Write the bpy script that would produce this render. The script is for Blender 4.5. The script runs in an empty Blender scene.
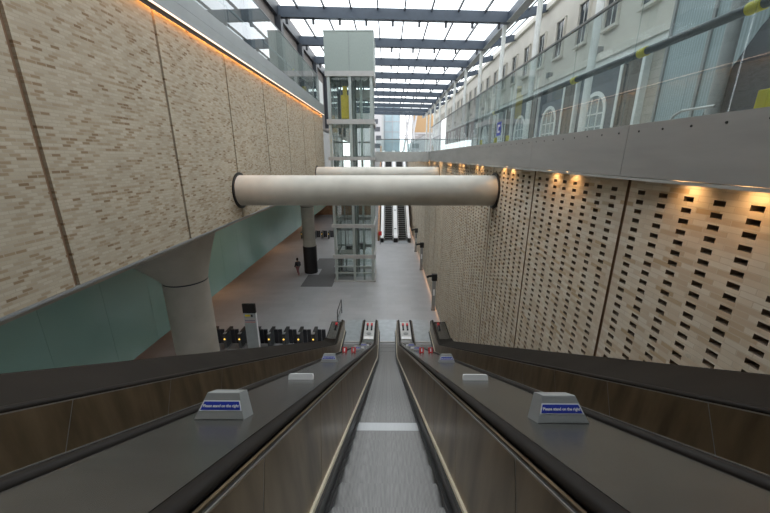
import bpy, bmesh, math, random
from mathutils import Vector, Matrix
random.seed(7)
PI = math.pi
SC = bpy.context.scene
COL = SC.collection
H = 11.0            # camera height above the lower floor

# ------------------------------------------------------------------ materials
def nodes_of(name):
    m = bpy.data.materials.new(name); m.use_nodes = True
    nt = m.node_tree
    b = nt.nodes['Principled BSDF']
    return m, nt, b

def N(nt, kind, **kw):
    n = nt.nodes.new(kind)
    for k, v in kw.items():
        if k in n.inputs: n.inputs[k].default_value = v
        else: setattr(n, k, v)
    return n

def L(nt, a, b): nt.links.new(a, b)

def ramp(nt, stops, interp='LINEAR'):
    r = nt.nodes.new('ShaderNodeValToRGB'); cr = r.color_ramp; cr.interpolation = interp
    while len(cr.elements) < len(stops): cr.elements.new(0.5)
    for e, (p, c) in zip(cr.elements, stops):
        e.position = p; e.color = (*c, 1)
    return r

def plain(name, col, rough=0.5, metal=0.0, var=0.08, scale=3.0, spec=0.5, bump=0.0, stretch=(1, 1, 1)):
    """a surface with gentle noise variation in its own colour"""
    m, nt, b = nodes_of(name)
    tc = N(nt, 'ShaderNodeTexCoord'); mp = N(nt, 'ShaderNodeMapping')
    mp.inputs['Scale'].default_value = stretch
    nz = N(nt, 'ShaderNodeTexNoise'); nz.inputs['Scale'].default_value = scale; nz.inputs['Detail'].default_value = 5
    L(nt, tc.outputs['Object'], mp.inputs['Vector']); L(nt, mp.outputs[0], nz.inputs['Vector'])
    lo = tuple(max(0, c * (1 - var)) for c in col); hi = tuple(min(1, c * (1 + var)) for c in col)
    r = ramp(nt, [(0.3, lo), (0.7, hi)])
    L(nt, nz.outputs['Fac'], r.inputs[0]); L(nt, r.outputs[0], b.inputs['Base Color'])
    b.inputs['Roughness'].default_value = rough; b.inputs['Metallic'].default_value = metal
    b.inputs['Specular IOR Level'].default_value = spec
    if bump:
        bp = N(nt, 'ShaderNodeBump'); bp.inputs['Strength'].default_value = bump
        L(nt, nz.outputs['Fac'], bp.inputs['Height']); L(nt, bp.outputs[0], b.inputs['Normal'])
    return m

def brick(name, tones, mortar, w, h, bump=0.3, dirt=0.15, off=0.5):
    """stretcher brickwork on a wall in the YZ plane"""
    m, nt, b = nodes_of(name)
    tc = N(nt, 'ShaderNodeTexCoord'); sp = N(nt, 'ShaderNodeSeparateXYZ'); cb = N(nt, 'ShaderNodeCombineXYZ')
    L(nt, tc.outputs['Object'], sp.inputs[0]); L(nt, sp.outputs['Y'], cb.inputs['X']); L(nt, sp.outputs['Z'], cb.inputs['Y'])
    bt = N(nt, 'ShaderNodeTexBrick')
    bt.offset = off; bt.squash = 1.0
    bt.inputs['Scale'].default_value = 1.0
    bt.inputs['Color1'].default_value = (0, 0, 0, 1); bt.inputs['Color2'].default_value = (1, 1, 1, 1)
    bt.inputs['Mortar'].default_value = (0.5, 0.5, 0.5, 1)
    bt.inputs['Brick Width'].default_value = w; bt.inputs['Row Height'].default_value = h
    bt.inputs['Mortar Size'].default_value = 0.006; bt.inputs['Mortar Smooth'].default_value = 0.2
    L(nt, cb.outputs[0], bt.inputs['Vector'])
    r = ramp(nt, tones, 'LINEAR'); L(nt, bt.outputs['Color'], r.inputs[0])
    mx = N(nt, 'ShaderNodeMix', data_type='RGBA'); mx.inputs['B'].default_value = (*mortar, 1)
    L(nt, bt.outputs['Fac'], mx.inputs['Factor']); L(nt, r.outputs[0], mx.inputs[6]); mx.inputs[7].default_value = (*mortar, 1)
    nz = N(nt, 'ShaderNodeTexNoise'); nz.inputs['Scale'].default_value = 1.1; nz.inputs['Detail'].default_value = 6
    L(nt, cb.outputs[0], nz.inputs['Vector'])
    rr = ramp(nt, [(0.25, (1 - dirt,) * 3), (0.75, (1 + 0 * dirt,) * 3)]); L(nt, nz.outputs['Fac'], rr.inputs[0])
    mu = N(nt, 'ShaderNodeMix', data_type='RGBA'); mu.blend_type = 'MULTIPLY'; mu.inputs['Factor'].default_value = 1
    L(nt, mx.outputs[2], mu.inputs[6]); L(nt, rr.outputs[0], mu.inputs[7]); L(nt, mu.outputs[2], b.inputs['Base Color'])
    b.inputs['Roughness'].default_value = 0.85; b.inputs['Specular IOR Level'].default_value = 0.25
    inv = N(nt, 'ShaderNodeMath', operation='SUBTRACT'); inv.inputs[0].default_value = 1.0
    L(nt, bt.outputs['Fac'], inv.inputs[1])
    bp = N(nt, 'ShaderNodeBump'); bp.inputs['Strength'].default_value = bump; bp.inputs['Distance'].default_value = 0.01
    L(nt, inv.outputs[0], bp.inputs['Height']); L(nt, bp.outputs[0], b.inputs['Normal'])
    return m

def glass(name, tint, refl=1.0, rough=0.0, body=0.0, bodycol=(.8, .9, .9), ior=1.5):
    m = bpy.data.materials.new(name); m.use_nodes = True
    nt = m.node_tree; nt.nodes.clear()
    out = N(nt, 'ShaderNodeOutputMaterial'); tr = N(nt, 'ShaderNodeBsdfTransparent'); gl = N(nt, 'ShaderNodeBsdfGlossy')
    tr.inputs['Color'].default_value = (*tint, 1); gl.inputs['Roughness'].default_value = rough
    fr = N(nt, 'ShaderNodeFresnel'); fr.inputs['IOR'].default_value = ior
    ml = N(nt, 'ShaderNodeMath', operation='MULTIPLY'); ml.inputs[1].default_value = refl
    ge = N(nt, 'ShaderNodeNewGeometry'); iv = N(nt, 'ShaderNodeMath', operation='SUBTRACT'); iv.inputs[0].default_value = refl
    mb_ = N(nt, 'ShaderNodeMath', operation='MULTIPLY'); mb_.inputs[1].default_value = refl
    L(nt, ge.outputs['Backfacing'], mb_.inputs[0]); L(nt, mb_.outputs[0], iv.inputs[1])
    L(nt, iv.outputs[0], ml.inputs[1]); L(nt, fr.outputs[0], ml.inputs[0])
    mn = N(nt, 'ShaderNodeMath', operation='MINIMUM'); mn.inputs[1].default_value = .55
    L(nt, ml.outputs[0], mn.inputs[0])
    mx = N(nt, 'ShaderNodeMixShader')
    L(nt, mn.outputs[0], mx.inputs[0]); L(nt, gl.outputs[0], mx.inputs[2])
    if body:
        df = N(nt, 'ShaderNodeBsdfDiffuse'); df.inputs['Color'].default_value = (*bodycol, 1)
        m2 = N(nt, 'ShaderNodeMixShader'); m2.inputs[0].default_value = body
        L(nt, tr.outputs[0], m2.inputs[1]); L(nt, df.outputs[0], m2.inputs[2]); L(nt, m2.outputs[0], mx.inputs[1])
    else:
        L(nt, tr.outputs[0], mx.inputs[1])
    L(nt, mx.outputs[0], out.inputs[0])
    return m

def glow(name, col, strength):
    m, nt, b = nodes_of(name)
    b.inputs['Base Color'].default_value = (*col, 1)
    b.inputs['Emission Color'].default_value = (*col, 1); b.inputs['Emission Strength'].default_value = strength
    return m

def tiles(name, c1, c2, grout, w, h, rough=0.35, axes='XY', spec=0.5):
    m, nt, b = nodes_of(name)
    tc = N(nt, 'ShaderNodeTexCoord'); sp = N(nt, 'ShaderNodeSeparateXYZ'); cb = N(nt, 'ShaderNodeCombineXYZ')
    L(nt, tc.outputs['Object'], sp.inputs[0]); L(nt, sp.outputs[axes[0]], cb.inputs['X']); L(nt, sp.outputs[axes[1]], cb.inputs['Y'])
    bt = N(nt, 'ShaderNodeTexBrick'); bt.offset = 0.5
    bt.inputs['Scale'].default_value = 1; bt.inputs['Color1'].default_value = (*c1, 1); bt.inputs['Color2'].default_value = (*c2, 1)
    bt.inputs['Mortar'].default_value = (*grout, 1); bt.inputs['Brick Width'].default_value = w; bt.inputs['Row Height'].default_value = h
    bt.inputs['Mortar Size'].default_value = 0.006
    L(nt, cb.outputs[0], bt.inputs['Vector'])
    nz = N(nt, 'ShaderNodeTexNoise'); nz.inputs['Scale'].default_value = 0.6; nz.inputs['Detail'].default_value = 8
    L(nt, tc.outputs['Object'], nz.inputs['Vector'])
    rr = ramp(nt, [(0.3, (.88, .88, .88)), (0.7, (1, 1, 1))]); L(nt, nz.outputs['Fac'], rr.inputs[0])
    mu = N(nt, 'ShaderNodeMix', data_type='RGBA'); mu.blend_type = 'MULTIPLY'; mu.inputs['Factor'].default_value = 1
    L(nt, bt.outputs['Color'], mu.inputs[6]); L(nt, rr.outputs[0], mu.inputs[7]); L(nt, mu.outputs[2], b.inputs['Base Color'])
    b.inputs['Roughness'].default_value = rough; b.inputs['Specular IOR Level'].default_value = spec
    return m

def ribbed(name, c1, c2, scale, axis='X', rough=0.4, metal=0.5, noise=0.5):
    """fine parallel ribs (step treads, metal cladding)"""
    m, nt, b = nodes_of(name)
    tc = N(nt, 'ShaderNodeTexCoord')
    wv = N(nt, 'ShaderNodeTexWave', wave_type='BANDS', bands_direction=axis); wv.inputs['Scale'].default_value = scale
    wv.inputs['Distortion'].default_value = 0.3
    L(nt, tc.outputs['Object'], wv.inputs['Vector'])
    mp = N(nt, 'ShaderNodeMapping'); mp.inputs['Scale'].default_value = (14, 2, 2) if axis == 'X' else (2, 14, 2)
    nz = N(nt, 'ShaderNodeTexNoise'); nz.inputs['Scale'].default_value = 3; nz.inputs['Detail'].default_value = 6
    L(nt, tc.outputs['Object'], mp.inputs[0]); L(nt, mp.outputs[0], nz.inputs['Vector'])
    mx = N(nt, 'ShaderNodeMix', data_type='FLOAT'); mx.inputs[0].default_value = noise
    L(nt, wv.outputs['Fac'], mx.inputs[2]); L(nt, nz.outputs['Fac'], mx.inputs[3])
    r = ramp(nt, [(0.25, c1), (0.75, c2)]); L(nt, mx.outputs[0], r.inputs[0]); L(nt, r.outputs[0], b.inputs['Base Color'])
    b.inputs['Roughness'].default_value = rough; b.inputs['Metallic'].default_value = metal
    return m

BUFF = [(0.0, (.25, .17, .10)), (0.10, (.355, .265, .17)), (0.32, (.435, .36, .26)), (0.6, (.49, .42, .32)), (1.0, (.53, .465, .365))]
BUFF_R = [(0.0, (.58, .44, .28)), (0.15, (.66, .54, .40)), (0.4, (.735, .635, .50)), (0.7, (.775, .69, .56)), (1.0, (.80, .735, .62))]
M = dict(
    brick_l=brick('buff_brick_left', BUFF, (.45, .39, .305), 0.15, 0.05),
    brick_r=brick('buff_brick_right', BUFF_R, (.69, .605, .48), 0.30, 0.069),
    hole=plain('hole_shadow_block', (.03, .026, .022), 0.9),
    hole_side=plain('shaded_hole_side', (.26, .20, .145), 0.9),  # brick tone darkened to paint in the shade inside the openings
    joint=plain('brown_joint', (.24, .15, .09), 0.7),
    concrete=plain('fair_faced_concrete', (.63, .60, .535), 0.7, var=0.10, scale=1.6, bump=0.05),
    concrete_col=plain('column_concrete', (.42, .385, .33), 0.7, var=0.10, scale=1.2),
    fascia=plain('grey_fascia', (.36, .355, .34), 0.55, var=0.10, scale=1.3, stretch=(1, .5, 3)),
    fascia_l=plain('grey_metal_fascia', (.27, .29, .29), 0.45, var=0.06, scale=1.2),
    lip=plain('pale_lip', (.45, .45, .43), 0.5),
    floor=tiles('pale_terrazzo_tiles', (.415, .42, .435), (.38, .385, .40), (.33, .33, .335), 1.2, 0.6, rough=0.38),
    mat=plain('dark_grey_flooring', (.12, .12, .122), 0.7),
    black=plain('black', (.012, .012, .013), 0.45),
    rubber=plain('handrail_rubber', (.018, .015, .013), 0.6, spec=0.15),
    bronze=plain('bronze_panel', (.24, .178, .112), 0.33, metal=0.75, var=0.35, scale=2.2, stretch=(1, 2.2, .5)),
    bronze_d=plain('dark_bronze', (.021, .018, .015), 0.7, metal=0.0, spec=0.12, var=0.2, scale=1.5),
    brass=plain('brass_strip', (.95, .85, .66), 0.3, metal=0.2, var=0.05),
    skirt=plain('skirt_panel', (.045, .045, .045), 0.4, metal=0.3),
    steel=plain('brushed_steel', (.42, .42, .41), 0.34, metal=0.85, var=0.1, scale=6, stretch=(1, 12, 12)),
    deck=plain('deck_steel', (.138, .135, .127), 0.27, metal=0.72, var=0.10, scale=2.5, stretch=(1, 4, 4)),
    tread=ribbed('step_tread', (.105, .103, .10), (.245, .24, .232), 26, 'X', 0.45, 0.35, 0.6),
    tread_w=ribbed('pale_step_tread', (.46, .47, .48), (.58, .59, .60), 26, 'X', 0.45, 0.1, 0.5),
    plate=plain('landing_plate_steel', (.40, .43, .45), 0.4, metal=0.5, var=0.12, scale=3),
    newel=plain('newel_steel', (.50, .50, .49), 0.4, metal=0.5),
    sign_grey=plain('sign_steel', (.33, .34, .335), 0.45, metal=0.3, var=0.05),
    white=plain('white_enamel', (.86, .87, .88), 0.4, var=0.03),
    blue=plain('sign_blue', (.010, .035, .40), 0.4, var=0.03),
    red=plain('red_enamel', (.62, .025, .03), 0.4),
    yellow=plain('yellow', (.72, .60, .02), 0.55),
    yellow_d=plain('ochre_yellow', (.80, .58, .04), 0.5),
    navy=plain('blue_grey_steel', (.040, .056, .080), 0.5, var=0.08),
    dark=plain('charcoal_steel', (.030, .034, .042), 0.5),
    pink=plain('brown_pink_panel', (.19, .165, .155), 0.7, var=0.08),
    bal=glass('balustrade_glass', (.87, .925, .925), 2.1, body=0.035, bodycol=(.55, .68, .70)),
    roofg=glass('roof_glass', (.92, .955, .97), 0.5),
    liftg=glass('lift_glass', (.88, .915, .905), 1.0, body=0.04, bodycol=(.5, .58, .56)),
    green=plain('green_back_painted_glass', (.33, .51, .465), 0.16, var=0.05, scale=.5),
    wood=plain('warm_wood', (.30, .16, .075), 0.5, var=0.25, scale=2, stretch=(1, 6, 1)),
    lift_post=plain('pale_green_grey_paint', (.42, .465, .445), 0.45, var=0.04),
    lift_band=plain('pale_grey_channel', (.47, .46, .445), 0.5, var=0.05),
    lift_clad=ribbed('pale_green_cladding', (.27, .32, .295), (.36, .41, .38), 6, 'X', 0.5, 0.0, 0.75),
    mid=plain('mid_grey', (.25, .26, .26), 0.5),
    gate=plain('blue_black_paddle', (.020, .022, .030), 0.4),
    machine=plain('machine_dark', (.055, .06, .065), 0.5),
    cream=plain('cream_stucco', (.60, .575, .515), 0.8, var=0.06, scale=.8),
    stone=tiles('rusticated_stone', (.44, .41, .36), (.36, .33, .29), (.16, .15, .13), 0.9, 0.38, rough=0.8, axes='YZ'),
    spandrel=plain('dark_blue_grey_infill', (.10, .115, .13), 0.6),
    stone_d=plain('dark_pilaster', (.11, .095, .08), 0.75),
    pane=plain('dark_window_pane', (.055, .065, .07), 0.12, var=0.2),
    pane_b=plain('light_window_pane', (.30, .36, .37), 0.12, var=0.3, scale=.6),
    frame_w=plain('white_frame', (.70, .72, .70), 0.5),
    teal=ribbed('pale_teal_cladding', (.25, .315, .33), (.34, .41, .425), 3.2, 'Y', 0.45, 0.0, 0.35),
    far_white=plain('far_pale_wall', (.30, .30, .31), 0.7),
    sky_glass=plain('pale_blue_curtain_wall', (.25, .33, .37), 0.3, var=0.12, scale=.3),
    tan=plain('tan_cladding', (.26, .165, .08), 0.7),
    grey_b=plain('far_grey_building', (.20, .19, .19), 0.7),
    led=glow('warm_led', (1.0, .42, .10), 45.0),
    led_line=glow('warm_diffuser', (1.0, .74, .55), 1.4),
    led_floor=glow('floor_led', (1.0, .52, .25), 4.5),
    bulb=glow('downlight_bulb', (1.0, .62, .28), 20.0),
    totem=plain('totem_panel', (.36, .40, .405), 0.4),
    screen=plain('black_screen', (.010, .010, .012), 0.2),
    purple=plain('dark_purple', (.10, .07, .17), 0.6),
    gate_dot=glow('amber_indicator', (1.0, .62, .10), 1.2),
    skin=plain('skin', (.55, .36, .27), 0.6), hair=plain('hair', (.03, .02, .018), 0.6),
    coat=plain('dark_coat', (.03, .028, .035), 0.8), trouser=plain('dusky_pink_trousers', (.28, .12, .13), 0.8),
)

# ------------------------------------------------------------------ mesh builder
class MB:
    def __init__(s): s.v = []; s.f = []; s.mi = []; s.mats = []; s.sm = []
    def _m(s, mat):
        if mat not in s.mats: s.mats.append(mat)
        return s.mats.index(mat)
    def add(s, vs, fs, mat, smooth=False):
        o = len(s.v); s.v += [tuple(v) for v in vs]; k = s._m(mat)
        for f in fs: s.f.append([i + o for i in f]); s.mi.append(k); s.sm.append(smooth)
        return s
    def box(s, x0, x1, y0, y1, z0, z1, mat):
        vs = [(x, y, z) for x in (x0, x1) for y in (y0, y1) for z in (z0, z1)]
        return s.add(vs, [(0, 1, 3, 2), (4, 6, 7, 5), (0, 4, 5, 1), (2, 3, 7, 6), (0, 2, 6, 4), (1, 5, 7, 3)], mat)
    def prism(s, pts, axis, a0, a1, mat, smooth=False):
        """closed 2-D outline extruded along an axis"""
        n = len(pts)
        def p(q, a):
            return {'x': (a, q[0], q[1]), 'y': (q[0], a, q[1]), 'z': (q[0], q[1], a)}[axis]
        vs = [p(q, a0) for q in pts] + [p(q, a1) for q in pts]
        fs = [(i, (i + 1) % n, n + (i + 1) % n, n + i) for i in range(n)]
        s.add(vs, fs, mat, smooth)
        return s.add(vs, [tuple(range(n))[::-1], tuple(range(n, 2 * n))], mat)
    def tube(s, pts, r, mat, seg=10, cap=True):
        """round bar along a polyline; r may be a list"""
        pts = [Vector(p) for p in pts]; n = len(pts)
        rs = r if isinstance(r, (list, tuple)) else [r] * n
        vs = []; up = None
        for i, p in enumerate(pts):
            d = ((pts[min(i + 1, n - 1)] - p).normalized() + (p - pts[max(i - 1, 0)]).normalized()).normalized()
            if up is None:
                up = Vector((0, 0, 1)) if abs(d.z) < 0.9 else Vector((1, 0, 0))
            a = d.cross(up).normalized(); b2 = a.cross(d).normalized(); up = b2
            for k in range(seg):
                t = 2 * PI * k / seg
                vs.append(p + (a * math.cos(t) + b2 * math.sin(t)) * rs[i])
        fs = [(i * seg + k, i * seg + (k + 1) % seg, (i + 1) * seg + (k + 1) % seg, (i + 1) * seg + k) for i in range(n - 1) for k in range(seg)]
        s.add(vs, fs, mat, True)
        if cap: s.add(vs[:seg] + vs[-seg:], [tuple(range(seg))[::-1], tuple(range(seg, 2 * seg))], mat)
        return s
    def lathe(s, prof, cx, cy, mat, seg=40):
        """prof = [(r, z)]"""
        vs = [(cx + r * math.cos(2 * PI * k / seg), cy + r * math.sin(2 * PI * k / seg), z) for r, z in prof for k in range(seg)]
        n = len(prof)
        fs = [(i * seg + k, i * seg + (k + 1) % seg, (i + 1) * seg + (k + 1) % seg, (i + 1) * seg + k) for i in range(n - 1) for k in range(seg)]
        s.add(vs, fs, mat, True)
        return s.add(vs[:seg] + vs[-seg:], [tuple(range(seg))[::-1], tuple(range(seg, 2 * seg))], mat)
    def mesh(s, name):
        me = bpy.data.meshes.new(name); me.from_pydata(s.v, [], s.f)
        for m in s.mats: me.materials.append(M[m])
        for p, k, q in zip(me.polygons, s.mi, s.sm): p.material_index = k; p.use_smooth = q
        bm = bmesh.new(); bm.from_mesh(me); bmesh.ops.recalc_face_normals(bm, faces=bm.faces); bm.to_mesh(me); bm.free()
        me.update(); return me
    def build(s, name, parent=None, bevel=0, loc=None):
        o = bpy.data.objects.new(name, s.mesh(name)); COL.objects.link(o)
        if parent: o.parent = parent
        if loc: o.location = loc
        if bevel:
            b = o.modifiers.new('b', 'BEVEL'); b.width = bevel; b.segments = 2; b.limit_method = 'ANGLE'
        return o

def tag(o, label=None, cat=None, group=None, kind=None):
    if label: o['label'] = label
    if cat: o['category'] = cat
    if group: o['group'] = group
    if kind: o['kind'] = kind
    return o
def empty(name, loc, label=None, cat=None, group=None, kind=None, rz=0):
    o = bpy.data.objects.new(name, None); COL.objects.link(o); o.location = loc; o.rotation_euler = (0, 0, rz)
    return tag(o, label, cat, group, kind)
def struct(o, label, cat): return tag(o, label, cat, None, 'structure')
def part_copy(o, parent):
    c = o.copy(); COL.objects.link(c); c.parent = parent; return c
def tree_copy(root, loc, label, rz=None):
    r = root.copy(); COL.objects.link(r); r.location = loc; r['label'] = label
    if rz is not None: r.rotation_euler = (0, 0, rz)
    for ch in list(root.children):
        c = part_copy(ch, r)
        for g in list(ch.children): part_copy(g, c)
    return r
ORD = ['first', 'second', 'third', 'fourth', 'fifth', 'sixth', 'seventh', 'eighth', 'ninth', 'tenth', 'eleventh', 'twelfth',
       'thirteenth', 'fourteenth', 'fifteenth', 'sixteenth', 'seventeenth', 'eighteenth', 'nineteenth', 'twentieth']

XR, XL = 3.70, -5.16            # inner faces of the brick walls
J0, JP = 5.17, 3.33             # panel joints along the hall
FX = 3.46                       # face of the right hand fascia

# ------------------------------------------------------------------ floor, walls, slabs
struct(MB().box(-30, 4.2, -8, 75, -0.3, 0, 'floor').build('floor'), 'pale grey tiled concourse floor', 'floor')

# perforated right wall: one mesh, each opening a true recess
def perforated():
    J0, JP = 5.27, 3.41
    mb = MB(); cw, ch = 0.140, 0.063; row = 0.138; dep = 0.24
    rows = [10.50 - row * i for i in range(76)]
    rows = [z for z in rows if z - ch / 2 > 0.1]
    def quad(y0, y1, z0, z1, x=XR, mat='brick_r'):
        mb.add([(x, y0, z0), (x, y1, z0), (x, y1, z1), (x, y0, z1)], [(0, 1, 2, 3)], mat)
    k0 = -2
    for k in range(k0, 5):
        a = J0 + JP * k + 0.035; b = J0 + JP * (k + 1) - 0.035
        cols = [a - .035 + 0.255 + 0.40 * i for i in range(8)]
        edges = [a]
        for c in cols: edges += [c, c + cw]
        edges.append(b)
        for i in range(len(edges) - 1):
            y0, y1 = edges[i], edges[i + 1]
            if i % 2 == 0: quad(y0, y1, 0, 10.95); continue
            top = 10.95
            for z in rows:
                quad(y0, y1, z + ch / 2, top)
                z0, z1 = z - ch / 2, z + ch / 2; x1 = XR + dep
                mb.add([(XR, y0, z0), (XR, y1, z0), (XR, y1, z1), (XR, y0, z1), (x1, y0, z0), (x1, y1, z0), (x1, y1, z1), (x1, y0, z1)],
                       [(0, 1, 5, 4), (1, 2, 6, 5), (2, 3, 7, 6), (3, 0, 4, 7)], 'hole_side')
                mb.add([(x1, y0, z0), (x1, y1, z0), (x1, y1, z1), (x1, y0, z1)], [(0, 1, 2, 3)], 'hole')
                top = z0
            quad(y0, y1, 0, top)
        # joint groove towards the next panel
        mb.add([(XR, b, 0), (XR + .03, b, 0), (XR + .03, b + .07, 0), (XR, b + .07, 0), (XR, b, 10.95), (XR + .03, b, 10.95), (XR + .03, b + .07, 10.95), (XR, b + .07, 10.95)],
               [(0, 1, 5, 4), (1, 2, 6, 5), (2, 3, 7, 6)], 'joint')
    ye = J0 + JP * 5
    for k in range(5, 18):
        a = J0 + JP * k + 0.035; b = a + JP - 0.07
        quad(a - (0.035 if k == 5 else 0), b, 0, 10.95)
        mb.add([(XR, b, 0), (XR + .03, b, 0), (XR + .03, b + .07, 0), (XR, b + .07, 0), (XR, b, 10.95), (XR + .03, b, 10.95), (XR + .03, b + .07, 10.95), (XR, b + .07, 10.95)],
               [(0, 1, 5, 4), (1, 2, 6, 5), (2, 3, 7, 6)], 'joint')
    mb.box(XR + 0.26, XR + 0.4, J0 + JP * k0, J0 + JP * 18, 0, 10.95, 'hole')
    return mb
# normals of an open sheet: keep as built
def build_raw(mb, name):
    me = bpy.data.meshes.new(name); me.from_pydata(mb.v, [], mb.f)
    for m in mb.mats: me.materials.append(M[m])
    for p, k in zip(me.polygons, mb.mi): p.material_index = k
    me.update(); o = bpy.data.objects.new(name, me); COL.objects.link(o); return o
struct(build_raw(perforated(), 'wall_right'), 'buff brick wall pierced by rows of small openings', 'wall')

# left brick wall of panels with brown joints
mb = MB()
for k in range(-3, 7):
    a = J0 + JP * k + 0.045; b = J0 + JP * (k + 1) - 0.045
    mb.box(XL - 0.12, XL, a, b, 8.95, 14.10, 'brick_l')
mb.box(XL - 0.35, XL - 0.05, J0 + JP * -3, J0 + JP * 7, 8.95, 14.10, 'joint')
struct(mb.build('wall_left'), 'buff brick panelled wall high on the left', 'wall')
struct(MB().box(XL - 0.14, XL + 0.02, -5, J0 + JP * 7, 8.905, 8.945, 'mid').build('trim_1'), 'grey metal trim along the bottom edge of the left brick wall', 'trim')
# return and continuation of the wall beyond the lift
mb = MB(); mb.box(-8.6, XL - 0.35, 28.2, 28.4, 8.95, 14.1, 'mid'); mb.box(-8.8, -8.6, 28.2, 66, 8.75, 14.5, 'mid')
struct(mb.build('wall_left_return'), 'dark grey return wall behind the lift tower', 'wall')
# left upper floor slab and fascia
mb = MB(); mb.box(XL - 0.02, XL + 0.15, -6, 28.4, 14.17, 14.50, 'fascia_l'); mb.box(XL - 0.02, XL + 0.14, -6, 28.4, 14.515, 14.88, 'fascia_l')
mb.box(-8.6, XL - 0.02, -6, 28.4, 14.3, 14.80, 'mid')
struct(mb.build('trim_2'), 'grey two-band fascia along the left upper floor', 'trim')
t = empty('light_strip', (XL, 0, 14.17), 'glowing orange light strip along the top of the left brick wall', 'light strip')
MB().box(.135, .165, -6, 28.35, -.03, 0, 'led_line').build('diffuser', t)
MB().box(.055, .065, -6, 28.35, -.095, 0, 'dark').build('shield', t)
MB().box(.012, .04, -6, 28.35, -.02, 0, 'led').build('lamp', t)
# soffit under the left wall and the lower hall beyond it
struct(MB().box(-30, XL - 0.30, -8, 66, 8.72, 8.90, 'concrete_col').build('ceiling_lower'), 'concrete soffit over the left side of the concourse', 'ceiling')
mb = MB()
for k in range(-4, 30):
    y = 2.2 * k; mb.box(-10.35, -10.2, y + 0.004, y + 2.196, 3.2, 8.66, 'green')
mb.box(-10.44, -10.3, -8, 66, 3.2, 8.66, 'dark')
struct(mb.build('wall_left_green'), 'green glass bulkhead wall under the left soffit', 'wall')
struct(MB().box(-30, -10.45, -8, 66, 3.2, 3.4, 'wood').build('ceiling_wood'), 'brown wooden ceiling of the lower hall on the left', 'ceiling')
struct(MB().box(-30.2, -30, -8, 75, 0, 8.8, 'wood').build('wall_far_left'), 'brown back wall of the lower hall', 'wall')
struct(MB().box(-30, -3.3, 66, 66.3, 0, 8.8, 'wood').build('wall_end_left'), 'brown wooden end wall behind the lift tower', 'wall')

# right slab, fascia with fixing holes, lip
mb = MB()
mb.box(FX + 0.02, 13, -6, 75, 10.95, 11.40, 'fascia')
for k in range(-2, 21):
    a = J0 + JP * k
    if a > 70: break
    mb.box(FX, FX + 0.05, a + .004, a + JP - .004, 10.73, 11.43, 'fascia')
    for i in range(8):
        y = a + 0.2 + i * 0.416
        mb.tube([(FX - 0.006, y, 11.34), (FX + 0.01, y, 11.34)], 0.014, 'black', 8)
struct(mb.build('floor_right_upper'), 'grey concrete slab edge of the right upper floor', 'slab')
struct(MB().box(FX - 0.01, FX + 0.07, -6, 70, 10.685, 10.722, 'lip').build('trim_3'), 'pale lip along the bottom of the right slab edge', 'trim')
# unseen wall behind the viewpoint, added to keep sky light out; upper landing
struct(MB().box(-9, 13, -7.3, -7, 0, 22.5, 'mid').build('wall_back'), 'unseen grey wall behind the viewpoint, added to block sky light', 'wall')
struct(MB().box(XL, XR, -7, -4.4, 9.9, 10.2, 'floor').build('floor_upper'), 'upper landing at the head of the escalators', 'floor')

# left upper wall: pink-brown panels between dark columns
struct(MB().box(-9.0, -8.6, -7, 96, 14.3, 22.6, 'pink').build('wall_left_upper'), 'brown-pink panelled wall of the left upper floor', 'wall')
# end wall of the lower level
mb = MB(); mb.box(-3.3, 4.2, 66, 66.3, 0, 10.9, 'white')
for i in range(5): mb.box(-2.6 + i * 1.3, -1.7 + i * 1.3, 65.93, 66.02, 10.25, 10.55, 'black')
struct(mb.build('wall_far'), 'white end wall with dark slots above the far escalators', 'wall')
# far bridge
mb = MB(); mb.box(-1.05, FX, 29.4, 33.5, 10.95, 11.40, 'fascia'); mb.box(-1.05, FX - .01, 29.34, 29.4, 10.62, 11.43, 'lip')
struct(mb.build('floor_bridge'), 'pale concrete footbridge crossing the void beside the lift tower', 'bridge')
struct(MB().box(-9, 13, 66.3, 150, 10.6, 11.2, 'fascia').build('floor_plaza'), 'upper level plaza beyond the hall', 'floor')

# ------------------------------------------------------------------ roof
def zb(x): return 21.25 - 0.0455 * (x + 8.6) if x < 9.3 else 20.84 - 0.41 + (x - 9.3) * 0.29   # beam underside
zb0 = lambda x: (21.25 - (21.25 - 20.82) / 17.9 * (x + 8.6)) if x <= 9.3 else 20.82 + (x - 9.3) * 0.27
BY = [29.7 + 6.63 * k for k in range(10)]
def beam_mesh(mb, y, w=0.16):
    xs = [-8.6, 0, 9.3, 12.1]; d = 0.72
    top = [(x, zb0(x) + (d if x <= 9.3 else 0.5)) for x in xs]
    bot = [(x, zb0(x)) for x in xs]
    mb.prism(bot + top[::-1], 'y', y - w, y + w, 'navy')
    mb.prism([(x, z) for x, z in [(-8.6, zb0(-8.6) - .03), (9.3, zb0(9.3) - .03), (9.3, zb0(9.3)), (-8.6, zb0(-8.6))]], 'y', y - w - .06, y + w + .06, 'navy')
for i, y in enumerate(BY):
    mb = MB(); beam_mesh(mb, y)
    o = mb.build('roof_beam')
    where = 'directly above the lift tower' if i == 0 else ('next behind the lift tower top' if i == 1 else '%s back from the lift tower' % ORD[i])
    tag(o, 'dark blue-grey steel roof beam, ' + where, 'beam', 'roof beams')
    if i < 7:
        for k in range(9):
            x = -7.75 + 2.03 * k; z = zb0(x)
            MB().box(x - .09, x + .09, y - .09, y + .09, z - .42, z - .03, 'dark').build('spotlight', o)
BARS = [-6.85 + 2.03 * k for k in range(8)]
mb = MB()
zt = lambda x: zb0(x) + (0.74 if x <= 9.3 else .52)
mb.add([(-8.9, -7, zt(-8.6)), (9.3, -7, zt(9.3)), (9.3, 95, zt(9.3)), (-8.9, 95, zt(-8.6))], [(0, 1, 2, 3)], 'roofg')
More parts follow.
